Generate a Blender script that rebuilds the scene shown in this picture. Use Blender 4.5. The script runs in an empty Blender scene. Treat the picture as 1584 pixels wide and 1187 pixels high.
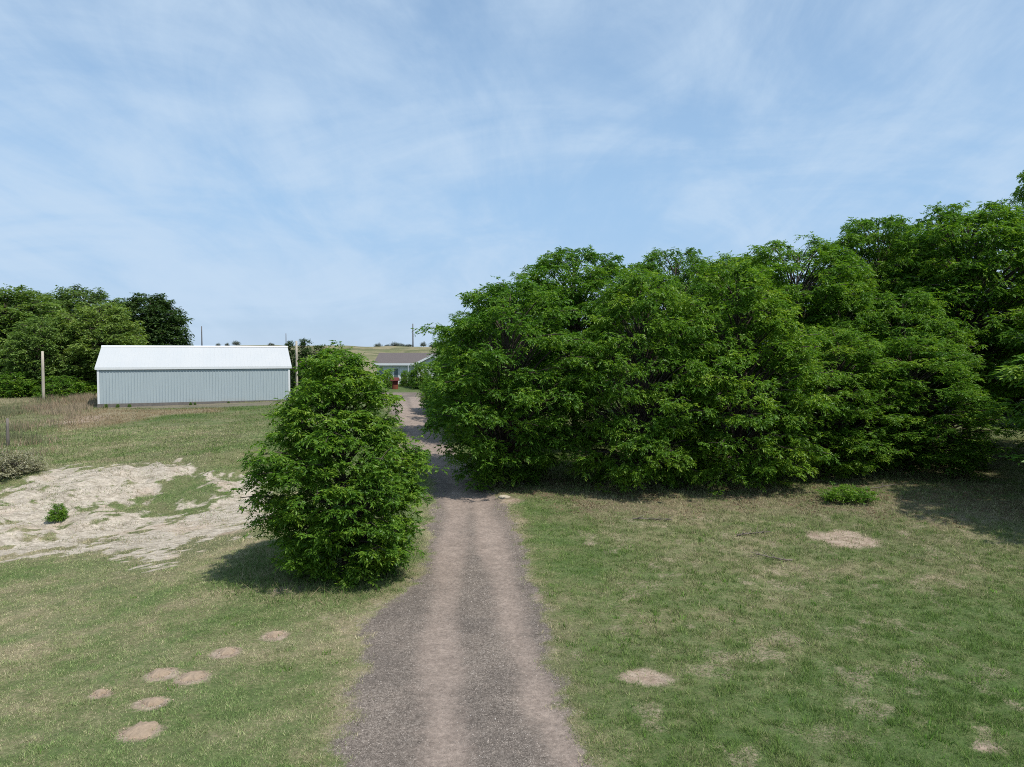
import bpy, math, random
import numpy as np
from mathutils import Vector, Matrix

R2 = math.radians
scene = bpy.context.scene
COL = scene.collection

# ------------------------------------------------------------------ camera
CAMZ, F, PW, PH = 7.0, 1136.0, 1584.0, 1187.0
PITCH = math.atan(48.5 / F)
cp, sp = math.cos(PITCH), math.sin(PITCH)
cam_data = bpy.data.cameras.new("camera")
cam = bpy.data.objects.new("camera", cam_data)
COL.objects.link(cam)
cam.location = (0, 0, CAMZ)
cam.rotation_euler = (math.pi / 2 - PITCH, 0, 0)
cam_data.sensor_fit = 'HORIZONTAL'
cam_data.angle = 2 * math.atan(PW / 2 / F)
cam_data.clip_start, cam_data.clip_end = 0.1, 6000
scene.camera = cam


def ray(px, py):
    a, b = (px - PW / 2) / F, (PH / 2 - py) / F
    return np.array([a, cp + b * sp, -sp + b * cp])


def P(px, py, Y):
    r = ray(px, py)
    return np.array([0, 0, CAMZ]) + r * (Y / r[1])


# ------------------------------------------------------------------ noise
def _hash(ix, iy, seed):
    n = (ix.astype(np.int64) * 374761393 + iy.astype(np.int64) * 668265263 + seed * 974634777) & 0xffffffff
    n = ((n ^ (n >> 13)) * 1274126177) & 0xffffffff
    n = (n ^ (n >> 16)) & 0xffffffff
    return n / 4294967295.0


def vnoise(x, y, seed=0):
    x = np.asarray(x, float); y = np.asarray(y, float)
    ix, iy = np.floor(x), np.floor(y)
    fx, fy = x - ix, y - iy
    fx = fx * fx * (3 - 2 * fx); fy = fy * fy * (3 - 2 * fy)
    a = _hash(ix, iy, seed); b = _hash(ix + 1, iy, seed)
    c = _hash(ix, iy + 1, seed); d = _hash(ix + 1, iy + 1, seed)
    return (a * (1 - fx) + b * fx) * (1 - fy) + (c * (1 - fx) + d * fx) * fy


def fbm(x, y, seed=0, oct=4):
    s, a, t = 0, 0.5, 0
    for k in range(oct):
        s = s + a * vnoise(np.asarray(x) * 2 ** k + 17.3 * k, np.asarray(y) * 2 ** k - 9.1 * k, seed + k)
        t += a; a *= 0.5
    return s / t


def sstep(a, b, x):
    t = np.clip((np.asarray(x, float) - a) / (b - a), 0, 1)
    return t * t * (3 - 2 * t)


# ------------------------------------------------------------------ terrain
_yy = np.arange(-200, 3600, 1.0)
_prof = np.interp(_yy, [-200, 18, 26, 33, 45, 55, 65, 76, 83, 100, 140, 200, 262, 290, 400, 700, 3600],
                  [0, 0, .12, .55, 1.4, 2.05, 2.6, 2.68, 3.3, 3.4, 3.7, 5.5, 8.3, 8.6, 7.3, 3, -10])
_k = np.hanning(9); _k /= _k.sum()
_prof = np.convolve(np.pad(_prof, 4, mode='edge'), _k, 'valid')


def height(x, y):
    x = np.asarray(x, float); y = np.asarray(y, float)
    b = np.interp(y, _yy, _prof)
    s = (y - 27) - 0.75 * np.clip(x + 18.8, -8, 14)
    sx = sstep(-4.5, -14, x)
    near = -0.55 * sstep(-6, -20, x) * sstep(45, 30, y)
    bank = np.interp(s, [-2, 0, 1.0, 3.5, 5.0, 7.5, 9.0, 14, 31, 40, 60], [0, 0.05, .28, .42, .75, 1.1, 1.1, .95, .45, .12, 0])
    z = b + near + sx * bank * sstep(95, 60, y)
    onbank = sx * sstep(-.5, 1, s) * sstep(11, 8, s)
    u = x * 0.8 + y * 0.6
    z = z + onbank * (0.55 * (fbm(u * 0.9, s * 0.35, 31, 4) - 0.5) + .30 * (fbm(u * .9 + s * .5, s * 1.7, 32, 3) - .5))
    flat = sstep(130, 170, y)
    z = z + 0.10 * (fbm(x * 0.35, y * 0.35, 5, 3) - .5) * sstep(60, 40, y)
    z = z + 0.035 * (fbm(x * 1.7, y * 1.7, 8, 3) - .5) * sstep(60, 40, y)
    z = z + flat * 2.6 * (fbm(x * 0.012, y * 0.012, 11, 4) - .45)
    z = z + flat * 1.5 * (fbm(x * 0.06, y * 0.06, 12, 3) - .5)
    return z


def h1(x, y):
    return float(height(np.array([x]), np.array([y]))[0])


def G(px, py):
    """where the sight line through a photo pixel meets the terrain"""
    r = ray(px, py)
    ys = np.linspace(6, 330, 6500)
    xs = r[0] / r[1] * ys
    zs = CAMZ + r[2] / r[1] * ys
    d = zs - height(xs, ys)
    i = np.argmax(d < 0)
    if i == 0:
        i = len(ys) - 1
    t = d[i - 1] / (d[i - 1] - d[i]) if d[i - 1] != d[i] else 0
    y = ys[i - 1] + t * (ys[i] - ys[i - 1])
    x = r[0] / r[1] * y
    return np.array([x, y, h1(x, y)])


def polyG(pts):
    return np.array([G(*p)[:2] for p in pts])


def sdist(x, y, poly):
    """signed distance to polygon, positive inside"""
    x = np.asarray(x, float); y = np.asarray(y, float)
    out = np.full(x.shape, 1e9); ins = np.zeros(x.shape, bool)
    n = len(poly)
    for i in range(n):
        ax, ay = poly[i]; bx, by = poly[(i + 1) % n]
        dx, dy = bx - ax, by - ay
        t = np.clip(((x - ax) * dx + (y - ay) * dy) / (dx * dx + dy * dy + 1e-9), 0, 1)
        out = np.minimum(out, np.hypot(x - ax - t * dx, y - ay - t * dy))
        c = ((ay > y) != (by > y)) & (x < (bx - ax) * (y - ay) / (by - ay + 1e-12) + ax)
        ins ^= c
    return np.where(ins, out, -out)


def ldist(x, y, line):
    out = np.full(np.shape(x), 1e9)
    for i in range(len(line) - 1):
        ax, ay = line[i]; bx, by = line[i + 1]
        dx, dy = bx - ax, by - ay
        t = np.clip(((x - ax) * dx + (y - ay) * dy) / (dx * dx + dy * dy + 1e-9), 0, 1)
        out = np.minimum(out, np.hypot(x - ax - t * dx, y - ay - t * dy))
    return out


# road outline, read off the photo onto the terrain
ROAD_L = [(520, 1187), (538, 1120), (556, 1040), (553, 955), (600, 937), (640, 905), (655, 880), (664, 830), (672, 785), (672, 745),
          (640, 700), (618, 660), (600, 632), (585, 607)]
ROAD_R = [(905, 1187), (872, 1110), (850, 1010), (832, 940), (815, 880), (800, 830), (782, 785), (758, 755), (722, 715), (690, 680),
          (668, 645), (655, 607)]
_l, _r = polyG(ROAD_L), polyG(ROAD_R)
_l = np.vstack([[_l[0, 0] - 1.2, -15], _l]); _r = np.vstack([[_r[0, 0] + 2.2, -15], _r])
ROAD = np.vstack([_l, _r[::-1]])
TRACK1 = polyG([(690, 1187), (684, 1080), (680, 1000), (690, 920), (698, 860), (706, 800), (712, 750), (667, 700), (630, 645), (615, 615)])
TRACK2 = polyG([(900, 1187), (835, 1090), (808, 1000), (778, 900), (757, 830), (742, 770), (720, 735), (690, 700), (650, 645), (640, 615)])
TRACK1 = np.vstack([[TRACK1[0, 0], -15], TRACK1]); TRACK2 = np.vstack([[TRACK2[0, 0], -15], TRACK2])
SAND_ALL = polyG([(-80, 790), (0, 768), (50, 740), (90, 724), (200, 723), (268, 713), (310, 728), (345, 735), (400, 735), (420, 790), (385, 812), (300, 838), (240, 868), (180, 858),
                  (100, 852), (40, 862), (-80, 872)])
SAND_GAP = polyG([(165, 797), (195, 778), (250, 755), (300, 742), (335, 748), (350, 762), (320, 776), (270, 792), (200, 803)])
SAND_GAP2 = polyG([(-20, 838), (40, 815), (110, 795), (150, 770), (150, 785), (110, 812), (60, 828), (-20, 850)])
SAND_C = polyG([(165, 880), (230, 868), (330, 838), (400, 815), (395, 830), (320, 855), (240, 885)])
PATCH = [(1305, 833, 58, 17, 1.0), (1000, 1048, 50, 16, .9), (1520, 1156, 26, 12, .9), (1157, 902, 14, 4.5, .6), (1215, 910, 16, 5, .5),
         (912, 842, 15, 5, .55), (1192, 926, 12, 4, .5), (830, 925, 16, 9, .7), (1340, 962, 20, 8, .45), (895, 1012, 20, 12, .5), (445, 913, 40, 10, .7),
         (425, 922, 18, 6, .5), (505, 955, 22, 7, .4), (870, 1180, 24, 20, .6), (1060, 1170, 16, 8, .4), (1280, 1025, 18, 6, .4), (780, 775, 36, 9, .7),
         (1450, 1045, 34, 10, .4), (1380, 1068, 22, 8, .4), (620, 690, 30, 8, .6), (350, 822, 45, 8, .7), (120, 650, 45, 10, .8), (1215, 880, 40, 7, .4)]
MOUNDPIX = [(424, 982, 16), (353, 1008, 17), (247, 1042, 20), (299, 1047, 22), (156, 1072, 13), (236, 1087, 19), (217, 1130, 27)]
PATCH += [(a_, b_ + 2, c_ * 1.5, c_ * .62, 1.1) for a_, b_, c_ in MOUNDPIX]
PATCHW = []
for (px, py, rx, ry, s) in PATCH:
    c = G(px, py)
    a = abs(G(px + rx, py)[0] - c[0]); b = abs(G(px, py - ry)[1] - G(px, py + ry)[1]) / 2
    PATCHW.append((c[0], c[1], a, b, s))
LITTER = polyG([(770, 770), (850, 775), (900, 792), (1000, 800), (1200, 788), (1350, 800), (1480, 815), (1584, 800), (1584, 690), (1400, 690), (900, 700), (760, 745)])
BANKDRY = polyG([(95, 668), (120, 645), (160, 634), (330, 633), (335, 637), (250, 642), (175, 656)])
GRAVELPAD = polyG([(150, 631), (152, 626), (440, 621), (440, 626), (330, 631)])


def masks(x, y):
    x = np.asarray(x, float); y = np.asarray(y, float)
    m = {}
    w = 0.55 * (fbm(x * 1.1, y * 1.1, 41, 4) - .5) + 0.75 * (fbm(x * 3.5, y * 3.5, 42, 3) - .5)
    m['road_d'] = sdist(x, y, ROAD) + w
    m['road'] = sstep(-.38, .38, m['road_d'])
    tw = 0.28 * (fbm(x * .7, y * .5, 43, 3) - .5)
    t1 = sstep(.80, .05, ldist(x, y, TRACK1) + tw) * (.65 + .5 * fbm(x * .4, y * .25, 44, 2))
    t2 = sstep(.80, .05, ldist(x, y, TRACK2) + tw) * (.35 + .9 * fbm(x * .3, y * .22, 45, 2))
    up = sstep(22, 31, y) * .30 + .55 * (fbm(x * .8, y * .35, 49, 4) - .5)
    m['track'] = np.clip(np.maximum(t1, t2) + up, 0, 1)
    u = x * 0.8 + y * 0.6; v = -x * .6 + y * .8
    sn = fbm(u * .55, v * 1.3, 46, 4)
    d = np.maximum(sdist(x, y, SAND_ALL), sdist(x, y, SAND_C) - .65)
    d = np.minimum(d, np.minimum(-sdist(x, y, SAND_GAP) + .1, -sdist(x, y, SAND_GAP2) + .35))
    sn2 = fbm(u * 1.6, v * 3.4, 47, 3)
    sn3 = fbm(x * 4.5, y * 4.5, 75, 3) - .5
    m['sand'] = np.clip(sstep(-.9, .9, np.minimum(d, 1.0) + 2.6 * (sn - .52) + 3.4 * (sn2 - .5) + 3.0 * sn3) * sstep(-1.5, .3, d + 1.2 * (sn2 - .5)), 0, 1)
    b = np.zeros_like(x)
    wx = .42 * (fbm(x * 1.6, y * 1.6, 48, 4) - .5)
    for (cx, cy, a, bb, s) in PATCHW:
        q = np.hypot((x - cx) / a, (y - cy) / bb) + wx * 1.6
        b = np.maximum(b, s * sstep(1.35, .3, q) * (.75 + .5 * fbm(x * 2.5, y * 2.5, 59, 2)))
    # scattered thin spots in the right-hand lawn
    thin = sstep(.60, .78, fbm(x * .75 + 3, y * .6, 50, 3)) * sstep(1, 4, x) * sstep(34, 28, y)
    thin = np.maximum(thin, 1.15 * sstep(.60, .72, fbm(x * 1.5, y * 1.2, 74, 3)) * sstep(0, 3, x) * sstep(33, 29, y))
    edge = sstep(.7, 0, np.abs(m['road_d'] + .15)) * sstep(.35, .65, fbm(x * .8, y * .8, 51, 3)) * sstep(40, 33, y)
    m['bare'] = np.clip(np.maximum(np.maximum(b, .40 * thin), .42 * edge), 0, 1)
    m['litter'] = sstep(-1.2, 1.0, sdist(x, y, LITTER) + 2.2 * (fbm(x * .6, y * .6, 52, 3) - .5)) * .75
    dry = fbm(x * .16 + 5, y * .22, 53, 4)
    us, vs = x * 0.83 + y * 0.56, -x * .56 + y * .83
    stri = fbm(us * .22, vs * .95, 55, 4)
    lf = sstep(0, -4, x)
    dry = .20 - .06 * sstep(0, 4, x) * sstep(27, 22, y) + sstep(.25, .75, dry) * .30 + .50 * (fbm(x * .9, y * 1.1, 54, 3) - .5) * (1 - .5 * lf) + lf * .75 * (stri - .47) + .5 * (fbm(x * 2.6, y * 2.6, 56, 2) - .5)
    dry = dry + .28 * sstep(16, 24, y) * sstep(2, 5, x) * sstep(34, 30, y)
    dry = dry + .25 * sstep(24, 27, y) * sstep(-7, -10, x) * sstep(60, 40, y) - .12 * sstep(1, 6, x) * sstep(22, 14, y)
    dry = dry + .12 * sstep(-1, -5, x) * sstep(30, 20, y)
    dry = dry + .35 * sstep(.5, -1.5, np.abs(m['road_d']) * 2 - 1.5)
    dry = dry * sstep(62, 70, y) * 0 + dry
    dry = np.where((y > 70) & (y < 105), dry * .25, dry) - .22 * sstep(35, 40, y) * sstep(64, 58, y) * lf
    bd = sdist(x, y, BANKDRY)
    dry = np.maximum(dry, .95 * sstep(-1.5, .5, bd))
    dry = dry + .38 * sstep(-28, -35, x) * sstep(38, 46, y) * sstep(75, 68, y)
    dry = dry + .45 * sstep(105, 135, y)
    m['dry'] = np.clip(dry, 0, 1)
    m['red'] = np.clip(sstep(-1.5, .6, bd + 2 * (fbm(x * .4, y * .4, 57, 3) - .5)), 0, 1)
    m['pad'] = sstep(-.5, .5, sdist(x, y, GRAVELPAD) + .8 * (fbm(x * .8, y * .8, 58, 3) - .5))
    return m


# ------------------------------------------------------------------ node helpers
class NT:
    def __init__(s, tree):
        s.t = tree; s.nodes = tree.nodes; s.links = tree.links
        s.nodes.clear()

    def n(s, kind, **kw):
        nd = s.nodes.new('ShaderNode' + kind)
        for k, v in kw.items():
            setattr(nd, k, v)
        return nd

    def put(s, sock, v):
        if hasattr(v, 'is_output') or isinstance(v, bpy.types.NodeSocket):
            s.links.new(v, sock)
        else:
            if sock.type == 'RGBA' and len(v) == 3:
                v = (*v, 1)
            sock.default_value = v

    def math(s, op, a, b=None, c=None, clamp=False):
        nd = s.n('Math', operation=op, use_clamp=clamp)
        s.put(nd.inputs[0], a)
        if b is not None: s.put(nd.inputs[1], b)
        if c is not None: s.put(nd.inputs[2], c)
        return nd.outputs[0]

    def mix(s, f, a, b, mode='MIX'):
        nd = s.n('MixRGB', blend_type=mode)
        s.put(nd.inputs[0], f); s.put(nd.inputs[1], a); s.put(nd.inputs[2], b)
        return nd.outputs[0]

    def mr(s, v, a, b, c=0.0, d=1.0, smooth=True):
        nd = s.n('MapRange', interpolation_type='SMOOTHSTEP' if smooth else 'LINEAR')
        s.put(nd.inputs['Value'], v)
        nd.inputs['From Min'].default_value = a; nd.inputs['From Max'].default_value = b
        nd.inputs['To Min'].default_value = c; nd.inputs['To Max'].default_value = d
        return nd.outputs[0]

    def noise(s, vec, scale, detail=3, rough=.55, dist=0.0):
        nd = s.n('TexNoise')
        s.put(nd.inputs['Vector'], vec)
        nd.inputs['Scale'].default_value = scale; nd.inputs['Detail'].default_value = detail
        nd.inputs['Roughness'].default_value = rough; nd.inputs['Distortion'].default_value = dist
        return nd.outputs['Fac']

    def vor(s, vec, scale, out='Color'):
        nd = s.n('TexVoronoi')
        s.put(nd.inputs['Vector'], vec); nd.inputs['Scale'].default_value = scale
        return nd.outputs[out]

    def attr(s, name):
        return s.n('Attribute', attribute_name=name).outputs['Fac']

    def ramp(s, f, stops):
        nd = s.n('ValToRGB'); s.put(nd.inputs[0], f)
        e = nd.color_ramp.elements
        while len(e) < len(stops): e.new(.5)
        for q, (p, c) in zip(e, stops):
            q.position = p; q.color = (*c, 1)
        return nd.outputs[0]


def newmat(name):
    m = bpy.data.materials.new(name); m.use_nodes = True
    return m, NT(m.node_tree)


def principled(nt, color, rough=.8, spec=.3, normal=None, metallic=0.0):
    b = nt.n('BsdfPrincipled')
    nt.put(b.inputs['Base Color'], color); nt.put(b.inputs['Roughness'], rough)
    b.inputs['Specular IOR Level'].default_value = spec; b.inputs['Metallic'].default_value = metallic
    if normal is not None: nt.put(b.inputs['Normal'], normal)
    o = nt.n('OutputMaterial'); nt.links.new(b.outputs[0], o.inputs['Surface'])
    return b


def bump(nt, hgt, strength=.5, dist=.02):
    nd = nt.n('Bump'); nt.put(nd.inputs['Height'], hgt)
    nd.inputs['Strength'].default_value = strength; nd.inputs['Distance'].default_value = dist
    return nd.outputs[0]


def mat_ground():
    m, t = newmat('ground')
    pos = t.n('NewGeometry').outputs['Position']
    big = t.noise(pos, .5, 4); med = t.noise(pos, 3.2, 4); fine = t.noise(pos, 13, 7, .74); vf = t.noise(pos, 70, 2)
    a = {k: t.attr(k) for k in ('road', 'track', 'sand', 'bare', 'litter', 'dry', 'red', 'pad')}
    # grass
    dv = t.math('ADD', a['dry'], t.math('MULTIPLY', t.math('SUBTRACT', fine, .5), 1.9))
    dv = t.math('ADD', dv, t.math('MULTIPLY', t.math('SUBTRACT', med, .5), .5))
    grass = t.ramp(dv, [(0.0, (.068, .102, .033)), (.35, (.108, .130, .052)), (.65, (.168, .160, .084)), (1.0, (.255, .212, .135))])
    hue = t.mix(t.mr(big, .35, .7), grass, (.085, .150, .055)); grass = t.mix(.2, grass, hue)
    grass = t.mix(t.math('MULTIPLY', t.mr(t.noise(pos, .09, 4, .6), .50, .60), a['dry']), grass, (.105, .115, .055))
    soil = t.mix(t.mr(med, .3, .7), (.17, .125, .09), (.11, .08, .06))
    lit = t.mix(t.mr(fine, .42, .62), soil, (.20, .15, .105))
    lit = t.mix(t.mr(med, .45, .62), lit, grass)
    c = t.mix(t.math('MULTIPLY', a['litter'], .85), grass, lit)
    redc = t.mix(t.mr(fine, .35, .65), (.160, .125, .075), (.22, .18, .115))
    c = t.mix(t.math('MULTIPLY', a['red'], t.mr(med, .35, .6)), c, redc)
    # dirt
    dirt = t.mix(t.mr(med, .35, .65), (.27, .205, .155), (.36, .29, .225))
    dirt = t.mix(t.math('MULTIPLY', t.mr(fine, .45, .7), .5), dirt, (.24, .18, .13))
    bf = t.mr(t.math('ADD', a['bare'], t.math('MULTIPLY', t.math('SUBTRACT', fine, .5), 1.1)), .22, .78)
    c = t.mix(bf, c, dirt)
    # sand
    mp = t.n('Mapping'); t.links.new(pos, mp.inputs[0])
    mp.inputs['Rotation'].default_value = (0, 0, -R2(38)); mp.inputs['Scale'].default_value = (1, 3.2, 1)
    st = t.noise(mp.outputs[0], 1.6, 8, .74)
    sand = t.ramp(st, [(.30, (.16, .135, .098)), (.40, (.285, .245, .19)), (.52, (.40, .35, .285)), (.75, (.50, .445, .37))])
    sand = t.mix(t.math('MULTIPLY', t.mr(fine, .52, .68), .45), sand, (.20, .175, .125))
    sand = t.mix(t.math('MULTIPLY', t.mr(big, .5, .7), .35), sand, (.42, .31, .23))
    sf = t.mr(t.math('ADD', a['sand'], t.math('ADD', t.math('MULTIPLY', t.math('SUBTRACT', fine, .5), .8), t.math('MULTIPLY', t.math('SUBTRACT', st, .5), 1.1))), .22, .78)
    c = t.mix(sf, c, sand)
    # gravel
    v1 = t.vor(pos, 34); v2 = t.vor(pos, 75)
    g1 = t.ramp(t.n_sep(v1) if hasattr(t, 'n_sep') else v1, [(0, (.046, .039, .034)), (.45, (.138, .115, .098)), (.8, (.245, .208, .178)), (1, (.47, .42, .37))])
    g2 = t.ramp(v2, [(0, (.050, .042, .037)), (.5, (.160, .131, .107)), (1, (.38, .32, .27))])
    gr = t.mix(.5, g1, g2)
    gr = t.mix(t.mr(big, .35, .65), gr, t.mix(.40, gr, (.085, .074, .066)))
    tr = t.mix(t.mr(med, .3, .7), (.330, .262, .216), (.262, .208, .172))
    tr = t.mix(t.math('MULTIPLY', t.mr(vf, .4, .6), .35), tr, (.17, .14, .13))
    tf = t.mr(t.math('ADD', a['track'], t.math('ADD', t.math('MULTIPLY', t.math('SUBTRACT', fine, .5), .75), t.math('MULTIPLY', t.math('SUBTRACT', med, .5), 1.0))), .02, .95, 0, .88)
    rd = t.mix(tf, gr, tr)
    rf = t.mr(t.math('ADD', a['road'], t.math('MULTIPLY', t.math('SUBTRACT', fine, .5), 1.0)), .22, .78)
    rf = t.math('MAXIMUM', rf, t.math('MULTIPLY', a['pad'], .7))
    c = t.mix(rf, c, rd)
    hb = t.math('ADD', t.math('MULTIPLY', fine, 1.0), t.math('MULTIPLY', vf, .5))
    spk = t.mr(t.noise(pos, 10, 7, .78), .30, .70, .60, 1.40, False)
    mot = t.mr(t.noise(pos, 1.7, 6, .7), .30, .70, .84, 1.16, False)
    k = t.math('MULTIPLY', spk, mot)
    cc = t.n('CombineXYZ')
    for i_ in range(3): t.links.new(k, cc.inputs[i_])
    c = t.mix(1.0, c, cc.outputs[0], 'MULTIPLY')
    principled(t, c, .95, .08, bump(t, hb, .6, .05))
    return m


def mat_leaf(name, dark, mid, light, trans=.30):
    m, t = newmat(name)
    tint = t.attr('tint')
    oi = t.n('ObjectInfo')
    col = t.ramp(tint, [(0, dark), (.55, mid), (1, light)])
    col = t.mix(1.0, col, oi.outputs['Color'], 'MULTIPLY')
    d = t.n('BsdfDiffuse'); t.links.new(col, d.inputs[0])
    tl = t.n('BsdfTranslucent')
    t.links.new(t.mix(1.0, col, (1.2, 1.25, .5, 1), 'MULTIPLY'), tl.inputs[0])
    ms = t.n('MixShader'); ms.inputs[0].default_value = trans
    t.links.new(d.outputs[0], ms.inputs[1]); t.links.new(tl.outputs[0], ms.inputs[2])
    g = t.n('BsdfGlossy'); g.inputs['Roughness'].default_value = .5; g.inputs['Color'].default_value = (.8, .85, .8, 1)
    m2 = t.n('MixShader'); m2.inputs[0].default_value = .022
    t.links.new(ms.outputs[0], m2.inputs[1]); t.links.new(g.outputs[0], m2.inputs[2])
    o = t.n('OutputMaterial'); t.links.new(m2.outputs[0], o.inputs['Surface'])
    return m


def mat_blade(name, trans=.25):
    m, t = newmat(name)
    a = t.n('Attribute', attribute_name='col').outputs['Color']
    d = t.n('BsdfDiffuse'); t.links.new(a, d.inputs[0])
    tl = t.n('BsdfTranslucent'); t.links.new(a, tl.inputs[0])
    ms = t.n('MixShader'); ms.inputs[0].default_value = trans
    t.links.new(d.outputs[0], ms.inputs[1]); t.links.new(tl.outputs[0], ms.inputs[2])
    o = t.n('OutputMaterial'); t.links.new(ms.outputs[0], o.inputs['Surface'])
    return m


def mat_simple(name, c1, c2, scale=6, rough=.8, spec=.3, stretch=None, bstr=.3, metallic=0.0):
    m, t = newmat(name)
    v = t.n('TexCoord').outputs['Object']
    if stretch:
        mp = t.n('Mapping'); t.links.new(v, mp.inputs[0]); mp.inputs['Scale'].default_value = stretch; v = mp.outputs[0]
    n = t.noise(v, scale, 5, .6)
    principled(t, t.mix(t.mr(n, .3, .7), c1, c2), rough, spec, bump(t, n, bstr, .02), metallic)
    return m


M_GROUND = mat_ground()
M_BARK = mat_simple('bark', (.10, .08, .065), (.045, .036, .03), 7, .9, .1, (1, 1, .25), .8)
M_LEAF = mat_leaf('leaf', (.040, .108, .010), (.102, .215, .020), (.225, .335, .036), .42)
M_LEAF_FAR = mat_leaf('leaf_far', (.066, .112, .028), (.120, .188, .046), (.195, .258, .074), .40)
M_LEAF_DARK = mat_leaf('leaf_dark', (.026, .056, .015), (.046, .090, .021), (.075, .125, .030), .25)
M_SAGE = mat_leaf('sage_leaf', (.12, .125, .09), (.20, .20, .15), (.30, .29, .22), .25)
M_BLADE = mat_blade('grass_blade')

# ------------------------------------------------------------------ object helpers


def tag(o, label=None, cat=None, group=None, kind=None):
    if label: o['label'] = label
    if cat: o['category'] = cat
    if group: o['group'] = group
    if kind: o['kind'] = kind
    return o


def empty(name, loc, rz=0.0, scale=(1, 1, 1)):
    o = bpy.data.objects.new(name, None)
    o.empty_display_size = .3
    o.location = Vector([float(v) for v in loc]); o.rotation_euler = (0, 0, rz); o.scale = scale
    COL.objects.link(o)
    return o


def link(name, mesh, parent=None):
    o = bpy.data.objects.new(name, mesh)
    COL.objects.link(o)
    if parent is not None: o.parent = parent
    return o


def np_mesh(name, verts, faces, mat, smooth=False, face_attr=None, point_attr=None, face_col=None):
    """faces: (N,k) int array"""
    me = bpy.data.meshes.new(name)
    nv, (nf, k) = len(verts), faces.shape
    me.vertices.add(nv); me.vertices.foreach_set('co', np.ascontiguousarray(verts, np.float32).ravel())
    me.loops.add(nf * k); me.loops.foreach_set('vertex_index', np.ascontiguousarray(faces, np.int32).ravel())
    me.polygons.add(nf); me.polygons.foreach_set('loop_start', np.arange(0, nf * k, k, dtype=np.int32))
    me.update(calc_edges=True)
    if smooth: me.polygons.foreach_set('use_smooth', np.ones(nf, bool))
    for d, dom in ((face_attr, 'FACE'), (point_attr, 'POINT')):
        for key, arr in (d or {}).items():
            at = me.attributes.new(key, 'FLOAT', dom)
            at.data.foreach_set('value', np.ascontiguousarray(arr, np.float32))
    if face_col is not None:
        at = me.attributes.new('col', 'FLOAT_COLOR', 'FACE')
        at.data.foreach_set('color', np.ascontiguousarray(np.hstack([face_col, np.ones((nf, 1))]), np.float32).ravel())
    me.materials.append(mat)
    me.validate()
    return me


class MB:
    """collects boxes, prisms and tubes into one mesh"""
    def __init__(s): s.v = []; s.f = []

    def poly(s, pts, faces):
        b = len(s.v); s.v += [tuple(float(c) for c in p) for p in pts]
        s.f += [tuple(b + i for i in f) for f in faces]; return s

    def box(s, x0, x1, y0, y1, z0, z1):
        return s.poly([(x0, y0, z0), (x1, y0, z0), (x1, y1, z0), (x0, y1, z0), (x0, y0, z1), (x1, y0, z1), (x1, y1, z1), (x0, y1, z1)],
                      [(0, 3, 2, 1), (4, 5, 6, 7), (0, 1, 5, 4), (1, 2, 6, 5), (2, 3, 7, 6), (3, 0, 4, 7)])

    def prism(s, outline, vec):
        """outline: 3D polygon, extruded by vec"""
        n = len(outline); v = np.array(vec, float)
        p = [np.array(q, float) for q in outline]
        return s.poly(p + [q + v for q in p], [tuple(range(n))[::-1], tuple(range(n, 2 * n))] +
                      [(i, (i + 1) % n, n + (i + 1) % n, n + i) for i in range(n)])

    def tube(s, pts, radii, k=6, cap=True):
        pts = [np.array(p, float) for p in pts]
        rings = []
        for i, p in enumerate(pts):
            d = pts[min(i + 1, len(pts) - 1)] - pts[max(i - 1, 0)]
            d = d / (np.linalg.norm(d) + 1e-9)
            a = np.cross(d, [0, 0, 1] if abs(d[2]) < .9 else [1, 0, 0]); a /= np.linalg.norm(a) + 1e-9
            b = np.cross(d, a)
            rings.append([p + radii[i] * (math.cos(2 * math.pi * j / k) * a + math.sin(2 * math.pi * j / k) * b) for j in range(k)])
        fs = []
        for i in range(len(pts) - 1):
            for j in range(k):
                fs.append((i * k + j, i * k + (j + 1) % k, (i + 1) * k + (j + 1) % k, (i + 1) * k + j))
        if cap:
            fs.append(tuple(range(k))[::-1]); fs.append(tuple(range((len(pts) - 1) * k, len(pts) * k)))
        return s.poly([q for r in rings for q in r], fs)

    def mesh(s, name, mat, smooth=False, bevel=0):
        me = bpy.data.meshes.new(name); me.from_pydata(s.v, [], s.f); me.update()
        import bmesh
        bm = bmesh.new(); bm.from_mesh(me)
        bmesh.ops.recalc_face_normals(bm, faces=bm.faces)
        if bevel: bmesh.ops.bevel(bm, geom=list(bm.edges), offset=bevel, segments=1, affect='EDGES')
        bm.to_mesh(me); bm.free()
        if smooth: me.polygons.foreach_set('use_smooth', np.ones(len(me.polygons), bool))
        me.materials.append(mat)
        return me

    def build(s, name, mat, parent=None, smooth=False, bevel=0):
        return link(name, s.mesh(name, mat, smooth, bevel), parent)


# ------------------------------------------------------------------ ground sheets
def lines(a, b, step, lo, hi, g):
    mid = list(np.arange(a, b + 1e-6, step))
    out = []; x, s = b, step
    while x < hi:
        s *= g; x += s; out.append(x)
    pre = []; x, s = a, step
    while x > lo:
        s *= g; x -= s; pre.append(x)
    return np.array(pre[::-1] + mid + out)


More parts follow.
